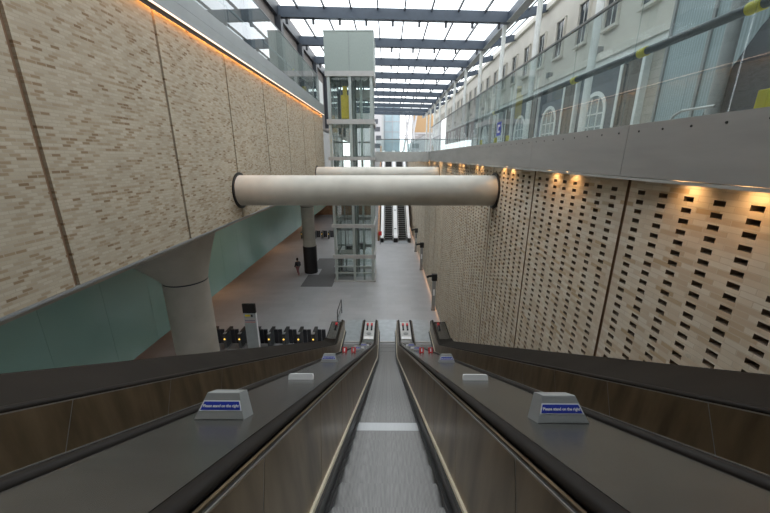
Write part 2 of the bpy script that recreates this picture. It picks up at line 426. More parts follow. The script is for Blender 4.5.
mb.add([(9.3, -7, zt(9.3)), (12.6, -7, zt(12.6)), (12.6, 95, zt(12.6)), (9.3, 95, zt(9.3))], [(0, 1, 2, 3)], 'roofg')
roof = mb.build('ceiling'); struct(roof, 'glazed roof over the hall with bright overcast sky above', 'roof')
for x in BARS:
    z = zt(x); m2 = MB()
    m2.box(x - .05, x + .05, -7, 95, z - 0.16, z + .03, 'dark'); m2.build('glazing_bar', roof)
for x in (10.6, 11.4): MB().box(x - .03, x + .03, -7, 95, zt(x) - .1, zt(x) + .03, 'dark').build('glazing_bar', roof)
m2 = MB()
for k in range(1, 6): beam_mesh(m2, 29.7 - 6.63 * k)
m2.build('near_roof_beam_run', roof)
mb = MB(); mb.box(9.1, 9.5, -7, 95, 20.85, 21.55, 'navy'); mb.box(9.0, 9.6, -7, 95, 20.80, 20.85, 'mid')
tag(mb.build('valley_beam'), 'long dark steel edge beam running along the column heads', 'beam')
mb = MB(); mb.box(-8.6, -8.35, -7, 95, 21.3, 22.1, 'dark'); mb.box(12.0, 12.2, -7, 95, 21.75, 22.0, 'dark')
struct(mb.build('trim_4'), 'dark edge trim of the glazed roof', 'trim')

struct(MB().box(-8.9, 12.6, -7, 3.2, 21.0, 21.2, 'mid').build('ceiling_blocker'), 'unseen opaque slab added over the viewpoint to darken the near end', 'ceiling')  # unseen slab added overhead to shade the near end of the hall
# slim pale columns on the right upper floor
for i in range(12):
    y = 10.2 + 6.63 * i
    mb = MB(); mb.tube([(9.06, y, 11.4), (9.06, y, 20.78)], 0.16, 'frame_w' if i else 'mid', 14); mb.tube([(9.06, y, 11.4), (9.06, y, 11.46)], 0.26, 'frame_w', 14)
    lab = 'slim pale steel column under the roof edge beam, %s from the viewpoint' % ORD[i]
    tag(mb.build('roof_column'), lab, 'column', 'slim columns on the right upper floor')
for i in range(8):
    y = BY[0] + 6.63 * (i - 1)
    mb = MB(); mb.box(-8.6, -8.15, y - .32, y + .32, 14.8, 21.3, 'dark')
    tag(mb.build('wall_column'), 'dark steel column on the left upper wall, %s along from the viewpoint' % ORD[i], 'column', 'dark columns on the left upper wall')

# ------------------------------------------------------------------ tubes
def strut(y, z, r, label, xl=XL, xr=XR):
    e = empty('strut_tube', (0, y, 0), label, 'strut', 'concrete struts')
    n = 24; vs_ = MB()
    vs_.tube([(xl + .04, 0, z), (xl / 2, 0, z), (0, 0, z), (xr / 2, 0, z), (xr - .04, 0, z)], r, 'concrete', 40); vs_.build('tube', e)
    for s, x in ((1, xl), (-1, xr)):
        m3 = MB(); m3.tube([(x + s * .004, 0, z), (x + s * .04, 0, z)], r * 1.2, 'black', 40); m3.build('collar', e)
strut(J0 + 2 * JP, 9.88, 0.515, 'thick pale concrete tube spanning the void, the nearer of two')
strut(J0 + 6 * JP, 9.80, 0.515, 'thick pale concrete tube spanning the void, the farther one beside the lift tower')

# mushroom columns under the left soffit
def mush(y, x, r, label, clad):
    e = empty('concrete_column', (x, y, 0), label, 'column', 'round columns under the left soffit')
    MB().lathe([(r, 0), (r, 6.50)], 0, 0, 'concrete_col').build('shaft', e)
    MB().lathe([(r - .02, 6.50), (r - .02, 6.56)], 0, 0, 'dark').build('shadow_gap', e)
    prof = [(0, 0), (.12, .08), (.45, .37), (.8, .76), (1, 1)]      # (share of height, share of flare)
    cp = MB(); seg = 40; vs = []
    for t, q in prof:
        rr = r + (2.5 - r) * q; ox = -1.2 * q
        vs += [(ox + rr * math.cos(2 * PI * k / seg), rr * math.sin(2 * PI * k / seg), 6.56 + t * (8.72 - 6.56)) for k in range(seg)]
    fs = [(i * seg + k, i * seg + (k + 1) % seg, (i + 1) * seg + (k + 1) % seg, (i + 1) * seg + k) for i in range(len(prof) - 1) for k in range(seg)]
    cp.add(vs, fs, 'concrete_col', True); cp.add(vs[:seg] + vs[-seg:], [tuple(range(seg))[::-1], tuple(range(seg, 2 * seg))], 'concrete_col')
    cp.build('capital', e)
    if clad:
        o = MB().lathe([(r + .06, 0), (r + .06, 2.7)], 0, 0, 'black').build('base_cladding', e); o['label'] = 'black base cladding'
mush(11.9, -7.68, 0.77, 'wide concrete column with flared capital rising behind the left escalator', False)
mush(31.6, -7.6, 0.60, 'round concrete column with black base cladding beside the lift tower', True)

# ------------------------------------------------------------------ escalator sweep
INC = math.radians(29.6); T30 = math.tan(INC)
def base_path():
    zlo, zhi = 0.03, 10.2
    ylo = (9.37 - zlo) / T30; yhi = (9.37 - zhi) / T30
    R = 2.6; tl = R * math.tan(INC / 2)
    c30, s30 = math.cos(INC), math.sin(INC)
    pts = [(-4.4, zhi)]
    y0 = yhi - tl                            # convex upper knee, centre below
    for i in range(9):
        a = INC * i / 8; pts.append((y0 + R * math.sin(a), zhi - R + R * math.cos(a)))
    y1 = ylo - tl * c30; z1 = zlo + tl * s30
    cy, cz = y1 + R * s30, z1 + R * c30      # concave lower knee, centre above
    for i in range(9):
        a = INC * (1 - i / 8); pts.append((cy - R * math.sin(a), cz - R * math.cos(a)))
    pts.append((20.2, zlo))
    return pts
PATH = base_path()
S = [0]
for a, b in zip(PATH, PATH[1:]): S.append(S[-1] + math.hypot(b[0] - a[0], b[1] - a[1]))
def at_s(s):
    s = max(0, min(S[-1], s))
    for i in range(len(S) - 1):
        if s <= S[i + 1] + 1e-9:
            t = (s - S[i]) / (S[i + 1] - S[i])
            return tuple(PATH[i][k] + t * (PATH[i + 1][k] - PATH[i][k]) for k in (0, 1))
def s_at(y):
    for i in range(len(PATH) - 1):
        if y <= PATH[i + 1][0]:
            t = (y - PATH[i][0]) / (PATH[i + 1][0] - PATH[i][0]); return S[i] + t * (S[i + 1] - S[i])
    return S[-1]
def z_at(y): return at_s(s_at(y))[1]
def norm_s(s, e=0.02):
    a, b = at_s(s - e), at_s(s + e); d = Vector((0, b[0] - a[0], b[1] - a[1])).normalized()
    return (-d.z, d.y)                       # (ny, nz) pointing up
def run(s0, s1): return [s0] + [s for s in S if s0 + 1e-4 < s < s1 - 1e-4] + [s1]
def off(s, n):
    p = at_s(s); q = norm_s(s); return p[0] + q[0] * n, p[1] + q[1] * n
def sweep(mb, prof, s0, s1, mat, xc=0, sg=1, smooth=False):
    ss = run(s0, s1); n = len(prof); vs = []
    for s in ss:
        for x, h in prof:
            y, z = off(s, h); vs.append((xc + sg * x, y, z))
    fs = [(i * n + k, i * n + (k + 1) % n, (i + 1) * n + (k + 1) % n, (i + 1) * n + k) for i in range(len(ss) - 1) for k in range(n)]
    mb.add(vs, fs, mat, smooth)
    mb.add(vs[:n] + vs[-n:], [tuple(range(n))[::-1], tuple(range(n, 2 * n))], mat)
    return mb
R_ = lambda x0, x1, n0, n1: [(x0, n0), (x1, n0), (x1, n1), (x0, n1)]
SP = 2.2                                     # spacing of the escalators
NEW = s_at(19.55)                            # newel end
S0 = 0.05
step_me = MB()
step_me.box(-.497, .497, -.381, 0, -.035, 0, 'tread'); step_me.box(-.497, .497, -.397, -.381, -.035, -.006, 'skirt'); step_me.box(-.497, .497, -.03, 0, -.26, -.03, 'skirt')
step_me = step_me.mesh('step')
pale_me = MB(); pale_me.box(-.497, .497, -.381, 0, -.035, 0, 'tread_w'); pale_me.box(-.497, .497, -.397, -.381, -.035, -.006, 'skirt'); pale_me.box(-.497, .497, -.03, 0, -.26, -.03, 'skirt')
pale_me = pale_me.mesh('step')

def handrail_mesh(mb, xc, sg):
    """rounded handrail along the path, wrapping down round the newel"""
    xm, hw = 0.722, 0.046
    sec = [(-hw, -.012), (-hw, .010), (-hw * .75, .024), (-hw * .3, .030), (hw * .3, .030), (hw * .75, .024), (hw, .010), (hw, -.012), (hw * .6, -.02), (-hw * .6, -.02)]
    rings = []
    for s in run(S0, NEW):
        q = norm_s(s); rings.append((off(s, .845), q))
    y, z = rings[-1][0]; r = 0.30
    for i in range(1, 9):
        a = PI * i / 8; rings.append(((y + r * math.sin(a), z - r + r * math.cos(a)), (math.sin(a), math.cos(a))))
    n = len(sec); vs = []
    for (yy, zz), q in rings:
        for x, h in sec: vs.append((xc + sg * (xm + x), yy + q[0] * h, zz + q[1] * h))
    fs = [(i * n + k, i * n + (k + 1) % n, (i + 1) * n + (k + 1) % n, (i + 1) * n + k) for i in range(len(rings) - 1) for k in range(n)]
    mb.add(vs, fs, 'rubber', True)
    mb.add(vs[:n] + vs[-n:], [tuple(range(n))[::-1], tuple(range(n, 2 * n))], 'rubber')
    return mb

def escalator(xc, label):
    e = empty('escalator', (0, 0, 0), label, 'escalator', 'escalators')
    y = -3.9
    k = 0
    while y < 18.35:
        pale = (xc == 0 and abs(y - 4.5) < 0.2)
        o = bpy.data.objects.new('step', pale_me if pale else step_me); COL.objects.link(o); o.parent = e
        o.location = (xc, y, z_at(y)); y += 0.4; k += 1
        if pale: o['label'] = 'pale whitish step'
    for sg in (-1, 1):
        sweep(MB(), R_(.505, .53, -.04, .17), S0, NEW, 'skirt', xc, sg).build('skirt_panel', e)
        sweep(MB(), R_(.474, .506, .0, .05), S0, NEW, 'black', xc, sg).build('skirt_brush', e)
        sweep(MB(), [(.530, .165), (.558, .165), (.558, .192), (.536, .192)], S0, NEW, 'brass', xc, sg).build('brass_strip', e)
        sweep(MB(), R_(.603, .609, .832, .846), S0, NEW, 'steel', xc, sg).build('steel_edge_trim', e)
        g = MB(); sweep(g, R_(.609, .642, .78, .826), S0, NEW, 'black', xc, sg); sweep(g, R_(.642, .658, .78, .838), S0, NEW, 'bronze', xc, sg)
        sweep(g, R_(.658, .775, .78, .818), S0, NEW, 'black', xc, sg); g.build('handrail_guide', e)
        handrail_mesh(MB(), xc, sg).build('handrail', e)
        s = S0; cuts = [c for c in (s_at(2.06) + 1.385 * k for k in range(-6, 20)) if S0 + .1 < c < NEW - .2] + [NEW]
        for s1 in cuts:
            sweep(MB(), [(.558, .175), (.600, .838), (.606, .838), (.566, .175)], s, s1 - .012, 'bronze', xc, sg).build('balustrade_panel', e)
            s = s1
        sweep(MB(), [(.559, .165), (.602, .836), (.608, .836), (.568, .165)], S0, NEW, 'steel', xc, sg).build('panel_backing', e)
        # rounded newel plate
        yy, zz = off(NEW, .845); c = [(yy, zz - .02)] + [(yy + .27 * math.sin(PI * i / 10), zz - .30 + .28 * math.cos(PI * i / 10)) for i in range(11)] + [(yy, zz - .58)]
        m3 = MB(); x0, x1 = sorted((xc + sg * .60, xc + sg * .765)); m3.prism(c, 'x', x0, x1, 'bronze_d'); m3.build('newel', e)
    MB().box(xc - .60, xc + .60, 18.36, 21.3, 0.0, .035, 'plate').build('landing_plate', e)
    MB().box(xc - .50, xc + .50, 18.30, 18.42, 0.03, .05, 'lift_band').build('comb', e)
    return e
escalator(0, 'middle escalator going down between two steel decks, dead ahead of the viewpoint')
escalator(-SP, 'left escalator going down beyond the steel deck on the left')
escalator(SP, 'right escalator going down beside the pierced brick wall')

def deck(xa, xb, label, profile=None):
    e = empty('escalator_deck', (0, 0, 0), label, 'deck', 'escalator decks')
    pr = profile or [(xa + .642, -.02), (xb - .642, -.02), (xb - .642, .775), (xb - .785, .775), (xb - .785, .852), (xa + .785, .852), (xa + .785, .775), (xa + .642, .775)]
    sweep(MB(), pr, S0, NEW - .15, 'deck' if not profile else 'bronze_d').build('deck_plate', e)
    return e
dl = deck(-SP, 0, 'grey steel deck between the left and middle escalators')
dr = deck(0, SP, 'grey steel deck between the middle and right escalators')
def outer_deck(sg, w, label):
    e = empty('escalator_deck', (0, 0, 0), label, 'deck', 'escalator decks')
    hi = [(.642, -.02), (.642, .775), (.79, .775), (.80, .85), (.86, .875), (w - .12, 1.05), (w, 1.05), (w, -.02)]
    lo = [(.642, -.02), (.642, .775), (.785, .775), (.785, .852), (w, .852), (w, -.02)]
    k = s_at(17.0)
    sweep(MB(), hi, S0, k, 'bronze_d', sg * SP, sg).build('deck_plate', e)
    sweep(MB(), lo, k, NEW - .15, 'bronze_d', sg * SP, sg).build('lower_end', e)
    MB().box(*sorted((sg * (SP + .80), sg * (SP + w - .05))), 17.25, 19.3, z_at(18) + .85, z_at(18) + .866, 'deck').build('end_plate', e)
    return e
ol = outer_deck(-1, 1.38, 'dark sloping outer deck along the far left side of the left escalator')
orr = outer_deck(1, 1.49, 'dark sloping outer deck between the right escalator and the brick wall')
# enclosed truss under the inclined run
mb = MB(); sweep(mb, R_(-3.55, 3.68, -1.0, -.30), s_at(-1.0), s_at(14.2), 'mid')
struct(mb.build('trim_5'), 'enclosed underside of the three escalators', 'trim')

# bottom ends of the decks: pale plates with switches
def newel_plate(e, xc, w):
    zt_ = z_at(18) + .852
    MB().box(xc - w, xc + w, 17.2, 19.35, zt_ - .01, zt_ + .012, 'newel').build('end_plate', e)
    for s in (-.13, .13):
        o = MB().box(xc + s - .05, xc + s + .05, 18.25, 18.72, zt_ + .012, zt_ + .09, 'black').build('key_switch', e)
        q = MB().box(xc + s - .06, xc + s + .06, 18.74, 18.98, zt_ + .012, zt_ + .12, 'red').build('stop_button', e); q['label'] = 'red emergency stop button'
    MB().tube([(xc, 17.85, zt_ + .012), (xc, 17.85, zt_ + .03)], .15, 'mid', 20).build('speaker_grille', e)
    MB().box(xc - w * .85, xc + w * .85, 17.22, 17.5, zt_ + .012, zt_ + .03, 'white').build('notice_plate', e)
newel_plate(dl, -SP / 2, .31); newel_plate(dr, SP / 2, .31)
for e, x in ((ol, -SP - .98), (orr, SP + .98)):
    zt_ = z_at(18) + .87
    MB().box(x - .05, x + .05, 18.3, 18.75, zt_ - .004, zt_ + .08, 'black').build('key_switch', e)
    q = MB().box(x - .06, x + .06, 18.78, 19.0, zt_ - .004, zt_ + .12, 'red').build('stop_button', e); q['label'] = 'red emergency stop button'

# ------------------------------------------------------------------ things on the decks
def deck_point(x, y, n=.852):
    """point on the deck surface whose plan position is y"""
    s = s_at(y); q = norm_s(s); p = off(s, n)
    s = s_at(y + (y - p[0])); return (x, *off(s, n)), norm_s(s)
txt_src = None
def sign_box(x, y, label, big=1.0):
    """wedge sign: steel box narrowing upwards, blue strip facing uphill"""
    p, q = deck_point(x, y); tilt = math.atan2(q[0], q[1])
    e = empty('stand_right_sign', p, label, 'sign', 'deck signs'); e.rotation_euler = (-tilt, 0, 0)
    w0, w1, h, d0, d1 = .168, .110, .168, .0, .17
    vs = [(-w0, 0, 0), (w0, 0, 0), (w0, d1, 0), (-w0, d1, 0), (-w1, .03, h), (w1, .03, h), (w1, d1 - .01, h), (-w1, d1 - .01, h)]
    b = MB(); b.add(vs, [(0, 3, 2, 1), (4, 5, 6, 7), (0, 1, 5, 4), (2, 3, 7, 6)], 'sign_grey'); b.add(vs, [(1, 2, 6, 5), (3, 0, 4, 7)], 'mid'); b.build('box', e, bevel=.006)
    fp = lambda u, v, o: (u, .03 * v / h - o, v)           # point on the front face
    z0, z1 = .068, .132; a = .129; c = .129 
    a0 = w0 - (w0 - w1) * z0 / h - .016; a1 = w0 - (w0 - w1) * z1 / h - .008
    def strip(m, z0, z1, i, o, mat):
        w_0 = w0 - (w0 - w1) * z0 / h - i; w_1 = w0 - (w0 - w1) * z1 / h - i
        vs = [fp(-w_0, z0, o), fp(w_0, z0, o), fp(w_1, z1, o), fp(-w_1, z1, o), fp(-w_0, z0, -.002), fp(w_0, z0, -.002), fp(w_1, z1, -.002), fp(-w_1, z1, -.002)]
        m.add(vs, [(0, 1, 2, 3), (4, 7, 6, 5), (0, 4, 5, 1), (1, 5, 6, 2), (2, 6, 7, 3), (3, 7, 4, 0)], mat)
    m3 = MB(); strip(m3, .054, .118, .004, .002, 'white'); strip(m3, .060, .112, .011, .004, 'blue'); st = m3.build('blue_strip', e)
    st['label'] = 'blue strip lettered Please stand on the right'
    c_ = bpy.data.curves.new('lettering', 'FONT'); c_.body = 'Please stand on the right'; c_.size = .0245; c_.align_x = 'CENTER'; c_.align_y = 'CENTER'
    c_.extrude = .0006; c_.offset = .0006; c_.materials.append(M['white'])
    tmp = bpy.data.objects.new('tmp', c_); COL.objects.link(tmp)
    me = bpy.data.meshes.new_from_object(tmp.evaluated_get(bpy.context.evaluated_depsgraph_get())); me.name = 'lettering'
    bpy.data.objects.remove(tmp); bpy.data.curves.remove(c_)
    o = bpy.data.objects.new('lettering', me); COL.objects.link(o); o.parent = st
    o.location = fp(0, .085, .0055); o.rotation_euler = (PI / 2 - math.atan(.03 / h), 0, 0)
    return e
def white_block(x, y, label):
    p, q = deck_point(x, y); tilt = math.atan2(q[0], q[1])
    m3 = MB(); m3.prism([(-.155, 0), (.155, 0), (.155, .045), (.145, .07), (-.145, .07), (-.155, .045)], 'y', 0, .06, 'white')
    o = m3.build('deck_stop_block', bevel=.006); o.location = p; o.rotation_euler = (-tilt, 0, 0)
    return tag(o, label, 'block', 'white deck blocks')
def red_box(x, y, label):
    p, q = deck_point(x, y); tilt = math.atan2(q[0], q[1])
    e = empty('emergency_stop_box', p, label, 'stop box', 'red stop boxes'); e.rotation_euler = (-tilt, 0, 0)
    MB().box(-.068, .068, 0, .12, 0, .165, 'red').build('box', e, bevel=.008)
    MB().box(-.022, .022, -.006, 0, .035, .14, 'white').build('label_plate', e)
    MB().tube([(0, -.004, .15), (0, -.02, .15)], .014, 'black', 10).build('button', e)
for sg, nm, other in ((-1, 'left', 'left and middle'), (1, 'right', 'middle and right')):
    x = sg * SP / 2; on = 'on the %s deck' % nm
    sign_box(x + sg * .045, 1.84 if sg < 0 else 1.80, 'silver wedge sign lettered Please stand on the right, nearest one %s' % on)
    white_block(x + sg * .01, 3.62, 'low white block %s, the nearest of its row' % on)
    sign_box(x + sg * .12, 6.0, 'silver wedge sign with blue strip, second nearest %s' % on)
    red_box(x - sg * .03, 9.2, 'red stop box %s, on the side of the middle escalator' % on)
    red_box(x + sg * .25, 9.2, 'red stop box %s, on the side of the %s escalator' % (on, nm))
    sign_box(x + sg * .0, 10.6, 'small distant silver sign just past the red boxes %s' % on)
    white_block(x, 12.0, 'low white block %s, past the red boxes' % on)
    sign_box(x, 13.6, 'small distant silver sign past the second white block %s' % on)
    white_block(x, 15.0, 'low white block %s, farthest, near the bottom' % on)

# ------------------------------------------------------------------ lift tower
LX0, LX1, LY0, LY1 = -4.86, -1.10, 28.8, 32.8
lift = empty('lift_tower', ((LX0 + LX1) / 2, (LY0 + LY1) / 2, 0), 'tall pale green glass and steel lift tower rising through the void', 'lift')
cx, cy = lift.location.x, lift.location.y
hw, hd = (LX1 - LX0) / 2, (LY1 - LY0) / 2
px = [-hw + .22, 0.0, hw - .22]
for x in px:
    for y in (-hd + .14, hd - .14): MB().box(x - .105, x + .105, y - .1, y + .1, 0, 17.4, 'lift_post').build('post', lift)
for x in (px[0], px[2]): MB().box(x - .1, x + .1, -.1, .1, 0, 17.4, 'lift_post').build('post', lift)
MB().box(.75, .93, -hd + .55, -hd + .73, 0, 17.2, 'lift_post').build('guide_rail', lift)
MB().box(-1.0, -.9, -.3, -.2, 0, 17.2, 'mid').build('guide_rail', lift)
MB().box(.2, .3, .4, .5, 0, 17.2, 'mid').build('guide_rail', lift)
MB().box(-.06, .06, -.6, 1.2, 0, 17.2, 'mid').build('shaft_divider', lift)
def ring(z0, z1, mat, name, o_=0.0):
    m3 = MB(); a, b = hw + o_, hd + o_
    m3.box(-a, a, -b, -b + .16, z0, z1, mat); m3.box(-a, a, b - .16, b, z0, z1, mat)
    m3.box(-a, -a + .16, -b + .16, b - .16, z0, z1, mat); m3.box(a - .16, a, -b + .16, b - .16, z0, z1, mat)
    m3.build(name, lift)
for z0, z1 in ((17.0, 17.36), (13.54, 13.9), (10.74, 11.0), (7.9, 8.15), (5.05, 5.36), (2.24, 2.58), (0, .14)): ring(z0, z1, 'lift_band', 'ring_beam', .03)
for z in (1.42, .80): ring(z, z + .07, 'lift_post', 'guard_rail', -.05)
# cladding of the head and glass of the shaft
m3 = MB(); m3.box(-hw, -.015, -hd, hd, 17.36, 20.02, 'lift_clad'); m3.box(.015, hw, -hd, hd, 17.36, 20.02, 'lift_clad'); m3.box(-.015, .015, -hd + .03, hd - .03, 17.36, 20.0, 'mid')
m3.build('head_cladding', lift)
MB().box(-hw - .03, hw + .03, -hd - .03, hd + .03, 20.02, 20.1, 'lift_post').build('roof_cap', lift)
levels = [.14, 2.24, 5.05, 7.9, 10.74, 13.54, 17.0]
for z0, z1 in zip(levels, levels[1:]):
    z0 += .3
    for x0, x1 in ((-hw + .37, -.01), (.01, hw - .37)):
        MB().box(x0, x1, -hd + .25, -hd + .27, z0, z1, 'liftg').build('glass_panel', lift)
        MB().box(x0, x1, hd - .27, hd - .25, z0, z1, 'liftg').build('glass_panel', lift)
    for y0, y1 in ((-hd + .28, -.01), (.01, hd - .28)):
        MB().box(hw - .36, hw - .34, y0, y1, z0, z1, 'liftg').build('glass_panel', lift)
        MB().box(-hw + .34, -hw + .36, y0, y1, z0, z1, 'liftg').build('glass_panel', lift)
# lift cars and gear
m3 = MB(); m3.box(-.78, -.15, -1.5, -1.1, 14.0, 15.75, 'yellow_d'); m3.box(-.62, -.3, -1.45, -1.15, 15.75, 16.4, 'yellow_d'); m3.build('counterweight', lift)['label'] = 'yellow counterweight in the upper left bay'
m3 = MB(); m3.box(.35, 1.5, -.6, 1.0, 13.95, 14.5, 'white'); m3.box(.35, 1.5, -.6, 1.0, 15.7, 16.3, 'lift_band'); m3.box(.4, 1.45, .9, 1.0, 14.5, 15.7, 'liftg'); m3.box(.6, .66, -.6, -.54, 14.5, 15.7, 'mid'); m3.build('lift_car', lift)
m3 = MB(); m3.box(-1.45, -.2, -.4, 1.1, .15, .5, 'mid'); m3.box(-1.45, -.2, -.4, 1.1, 2.2, 2.6, 'lift_band'); m3.box(-1.45, -1.38, -.4, 1.1, .5, 2.2, 'machine'); m3.box(-.27, -.2, -.4, 1.1, .5, 2.2, 'machine'); m3.build('lift_car', lift)
for i in range(5): MB().tube([(-.8 + i * .42, .6, 2.6), (-.8 + i * .42, .6, 17.0)], .015, 'machine', 6).build('hoist_cable', lift)
for z in (4.2, 6.6, 9.2, 12.2):
    MB().box(-hw + .2, hw - .2, .9, 1.0, z, z + .12, 'mid').build('shaft_bracket', lift)
for i, z in enumerate((2.75, 3.0)):
    MB().box(-.9 + i * 1.3, -.4 + i * 1.3, -.2, .5, 2.6, z + .2, 'machine').build('drive_gear', lift)

# ------------------------------------------------------------------ glass balustrades
def balustrade(name_label, x, y0, y1, z0, z1, pitch, seam0, cap, cat='balustrade'):
    e = empty('glass_balustrade', (x, 0, z0), name_label, cat, 'glass balustrades')
    ys = [seam0 + pitch * k for k in range(-6, 40)]; ys = [y for y in ys if y0 - .01 <= y <= y1]
    for a, b in zip(ys, ys[1:]): MB().box(-.009, .009, a + .006, b - .006, 0, z1 - z0, 'bal').build('glass_panel', e)
    if cap: MB().box(-.025, .025, ys[0], ys[-1], z1 - z0, z1 - z0 + .035, 'mid').build('capping_rail', e)
    MB().box(-.03, .03, ys[0], ys[-1], -.03, .012, 'fascia').build('base_channel', e)
    return e
balustrade('tall clear glass balustrade on the right slab edge', FX + .05, -1.3, 29, 11.43, 13.27, 1.665, 3.77, True)
balustrade('tall clear glass balustrade on the left upper floor edge', XL + .08, -1.3, 28.5, 14.88, 16.62, 1.665, 3.77, True)
balustrade('distant clear glass balustrade on the right slab edge beyond the footbridge', FX + .05, 33.6, 62, 11.43, 13.0, 3.33, 3.77, True)
e = empty('glass_balustrade', (0, 29.45, 11.43), 'clear glass balustrade on the footbridge beside the lift', 'balustrade', 'glass balustrades')
for k in range(3): MB().box(-1.0 + 1.5 * k + .01, .5 + 1.5 * k - .01, -.009, .009, 0, .95, 'bal').build('glass_panel', e)
MB().tube([(-1.0, 0, .98), (FX, 0, .98)], .04, 'mid', 8).build('handrail', e)

def handrail(label, x, z, y0, y1, r, wraps, mat='machine'):
    e = empty('handrail', (x, 0, z), label, 'handrail', 'handrails behind the glass')
    MB().tube([(0, y0, 0), (0, (y0 + y1) / 2, 0), (0, y1, 0)], r, mat, 14).build('rail', e)
    y = y0 + .3
    while y < y1:
        MB().tube([(0, y, 0), (.10, y, -.05), (.10, y, -.95)], .018, 'machine', 6).build('bracket', e); y += 3.33
    for w in wraps:
        o = MB().tube([(0, w - .075, 0), (0, w + .075, 0)], r + .010, 'yellow', 14).build('tape_wrap', e); o['label'] = 'yellow tape wrap'
handrail('dark round handrail with yellow tape behind the right glass', FX + .22, 12.45, -1, 28.8, .052, (3.95, 5.5, 7.35, 12.5))
handrail('round handrail behind the left glass balustrade', XL - .15, 15.72, -1, 28.3, .04, (20.9,), 'mid')
# yellow covers at the foot of the right glass
for i, (y, w) in enumerate(((3.5, 'nearest the viewpoint'), (10.75, 'just before the blue sticker'), (11.9, 'just past the blue sticker'), (13.7, 'farthest along'))):
    m3 = MB(); m3.box(FX + .11, FX + .17, y - .09, y + .09, 11.40, 11.62, 'yellow')
    tag(m3.build('clamp_cover', bevel=.01), 'yellow cover at the foot of the right glass, ' + w, 'cover', 'yellow foot covers')
m3 = empty('glass_sticker', (FX + .035, 11.3, 11.85), 'square blue and white sticker low on the right glass', 'sticker')
MB().box(-.004, .004, -.2, .2, -.2, .2, 'blue').build('backing', m3)
m4 = MB(); m4.box(-.008, -.004, -.12, .10, .06, .12, 'white'); m4.box(-.008, -.004, -.12, .10, -.12, -.06, 'white'); m4.box(-.008, -.004, .04, .10, -.06, .06, 'white'); m4.build('symbol', m3)

# ------------------------------------------------------------------ downlights along the right wall
dl_src = None
for k in range(-1, 15):
    for s, w in ((-.38, 'nearer'), (.38, 'farther')):
        y = 5.27 + 3.41 * k + 1.9 + s
        lab = 'warm downlight at the head of the pierced wall, %s of the %s pair along' % (w, ORD[k + 1])
        if dl_src is None:
            dl_src = empty('downlight', (XR - .085, y, 10.86), lab, 'light', 'downlights over the right wall')
            MB().tube([(0, 0, 0), (0, 0, .09)], .045, 'mid', 12).build('housing', dl_src)
            MB().tube([(0, 0, -.006), (0, 0, 0)], .03, 'bulb', 12).build('bulb', dl_src)
        else: tree_copy(dl_src, (XR - .085, y, 10.86), lab)
        ld = bpy.data.lights.new('downlight_beam', 'SPOT'); ld.energy = 21; ld.color = (1, .56, .23); ld.spot_size = math.radians(120); ld.spot_blend = 1.0; ld.shadow_soft_size = .08
        lo = bpy.data.objects.new('downlight_beam', ld); COL.objects.link(lo); lo.location = (XR - .15, y, 10.80); lo.rotation_euler = (0, 0, 0)

# glow strip at the foot of the right wall
fl = empty('floor_light_strip', (XR, 0, 0), 'orange light strip glowing on the floor at the foot of the right wall', 'light strip')
MB().box(-.075, -.004, 19.8, 60, .13, .16, 'mid').build('cover', fl)
MB().box(-.06, -.03, 19.8, 60, .115, .13, 'led_floor').build('lamp', fl)

# ------------------------------------------------------------------ concourse things
tag(MB().prism([(-7.7, 27.6), (-4.9, 27.6), (-4.9, 36.2), (-7.7, 36.2), (-7.7, 32.5), (-6.7, 32.5), (-6.7, 30.7), (-7.7, 30.7)], 'z', .002, .014, 'mat').build('entrance_mat'), 'dark grey mat on the floor beside the lift tower', 'mat')

def pillar(y, label, src=None):
    if src: return tree_copy(src, (3.42, y, 0), label)
    e = empty('help_point_pillar', (3.42, y, 0), label, 'pillar', 'silver pillars along the right wall')
    MB().box(-.13, .13, -.10, .10, 0, 2.35, 'sign_grey').build('post', e, bevel=.02)
    MB().box(-.16, .16, -.14, .14, 0, .12, 'mid').build('foot', e)
    MB().box(-.19, .19, -.15, .15, 2.35, 2.85, 'black').build('head', e, bevel=.02)
    MB().tube([(-.19, 0, 2.7), (-.42, -.05, 2.7), (-.52, -.18, 2.68)], .09, 'black', 8).build('camera', e)
    MB().box(-.07, .07, -.11, -.10, 1.2, 1.7, 'white').build('notice', e)
    return e
p0 = pillar(23.0, 'silver pillar with black head against the right wall, the nearest of three')
pillar(32.3, 'silver pillar with black head against the right wall, middle of three', p0)
pillar(39.2, 'silver pillar with black head against the right wall, farthest by the far escalators', p0)

# ticket gates
def gate(x, y, label, src=None, end=False):
    if src: return tree_copy(src, (x, y, 0), label)
    e = empty('ticket_gate', (x, y, 0), label, 'ticket gate', 'ticket gates')
    m3 = MB(); m3.box(-.10, .10, -.50, .50, .12, .96, 'machine'); m3.box(-.12, .12, -.55, .55, 0, .12, 'mid'); m3.build('cabinet', e, bevel=.03)
    MB().box(-.105, .105, -.52, .52, .96, 1.03, 'black').build('top', e, bevel=.02)
    MB().box(.17, .40, -.05, .05, .16, 1.10, 'gate').build('paddle', e, bevel=.02)
    MB().box(.42, .65, -.05, .05, .16, 1.10, 'gate').build('paddle', e, bevel=.02)
    MB().tube([(0, -.52, .72), (0, -.50, .72)], .05, 'gate_dot', 10).build('indicator', e)
    MB().box(-.08, .08, -.45, -.25, 1.03, 1.06, 'mid').build('card_reader', e)
    return e
g0 = None
for i in range(8):
    x = -10.45 + .87 * i
    lab = 'dark ticket gate beyond the left escalator, %s from the left end of the near row' % ORD[i]
    g = gate(x, 17.95, lab, g0)
    g0 = g0 or g
for i in range(5):
    gate(-12.0 + .95 * i, 46.0, 'distant dark ticket gate behind the round column, %s from the left in its row' % ORD[i], g0)

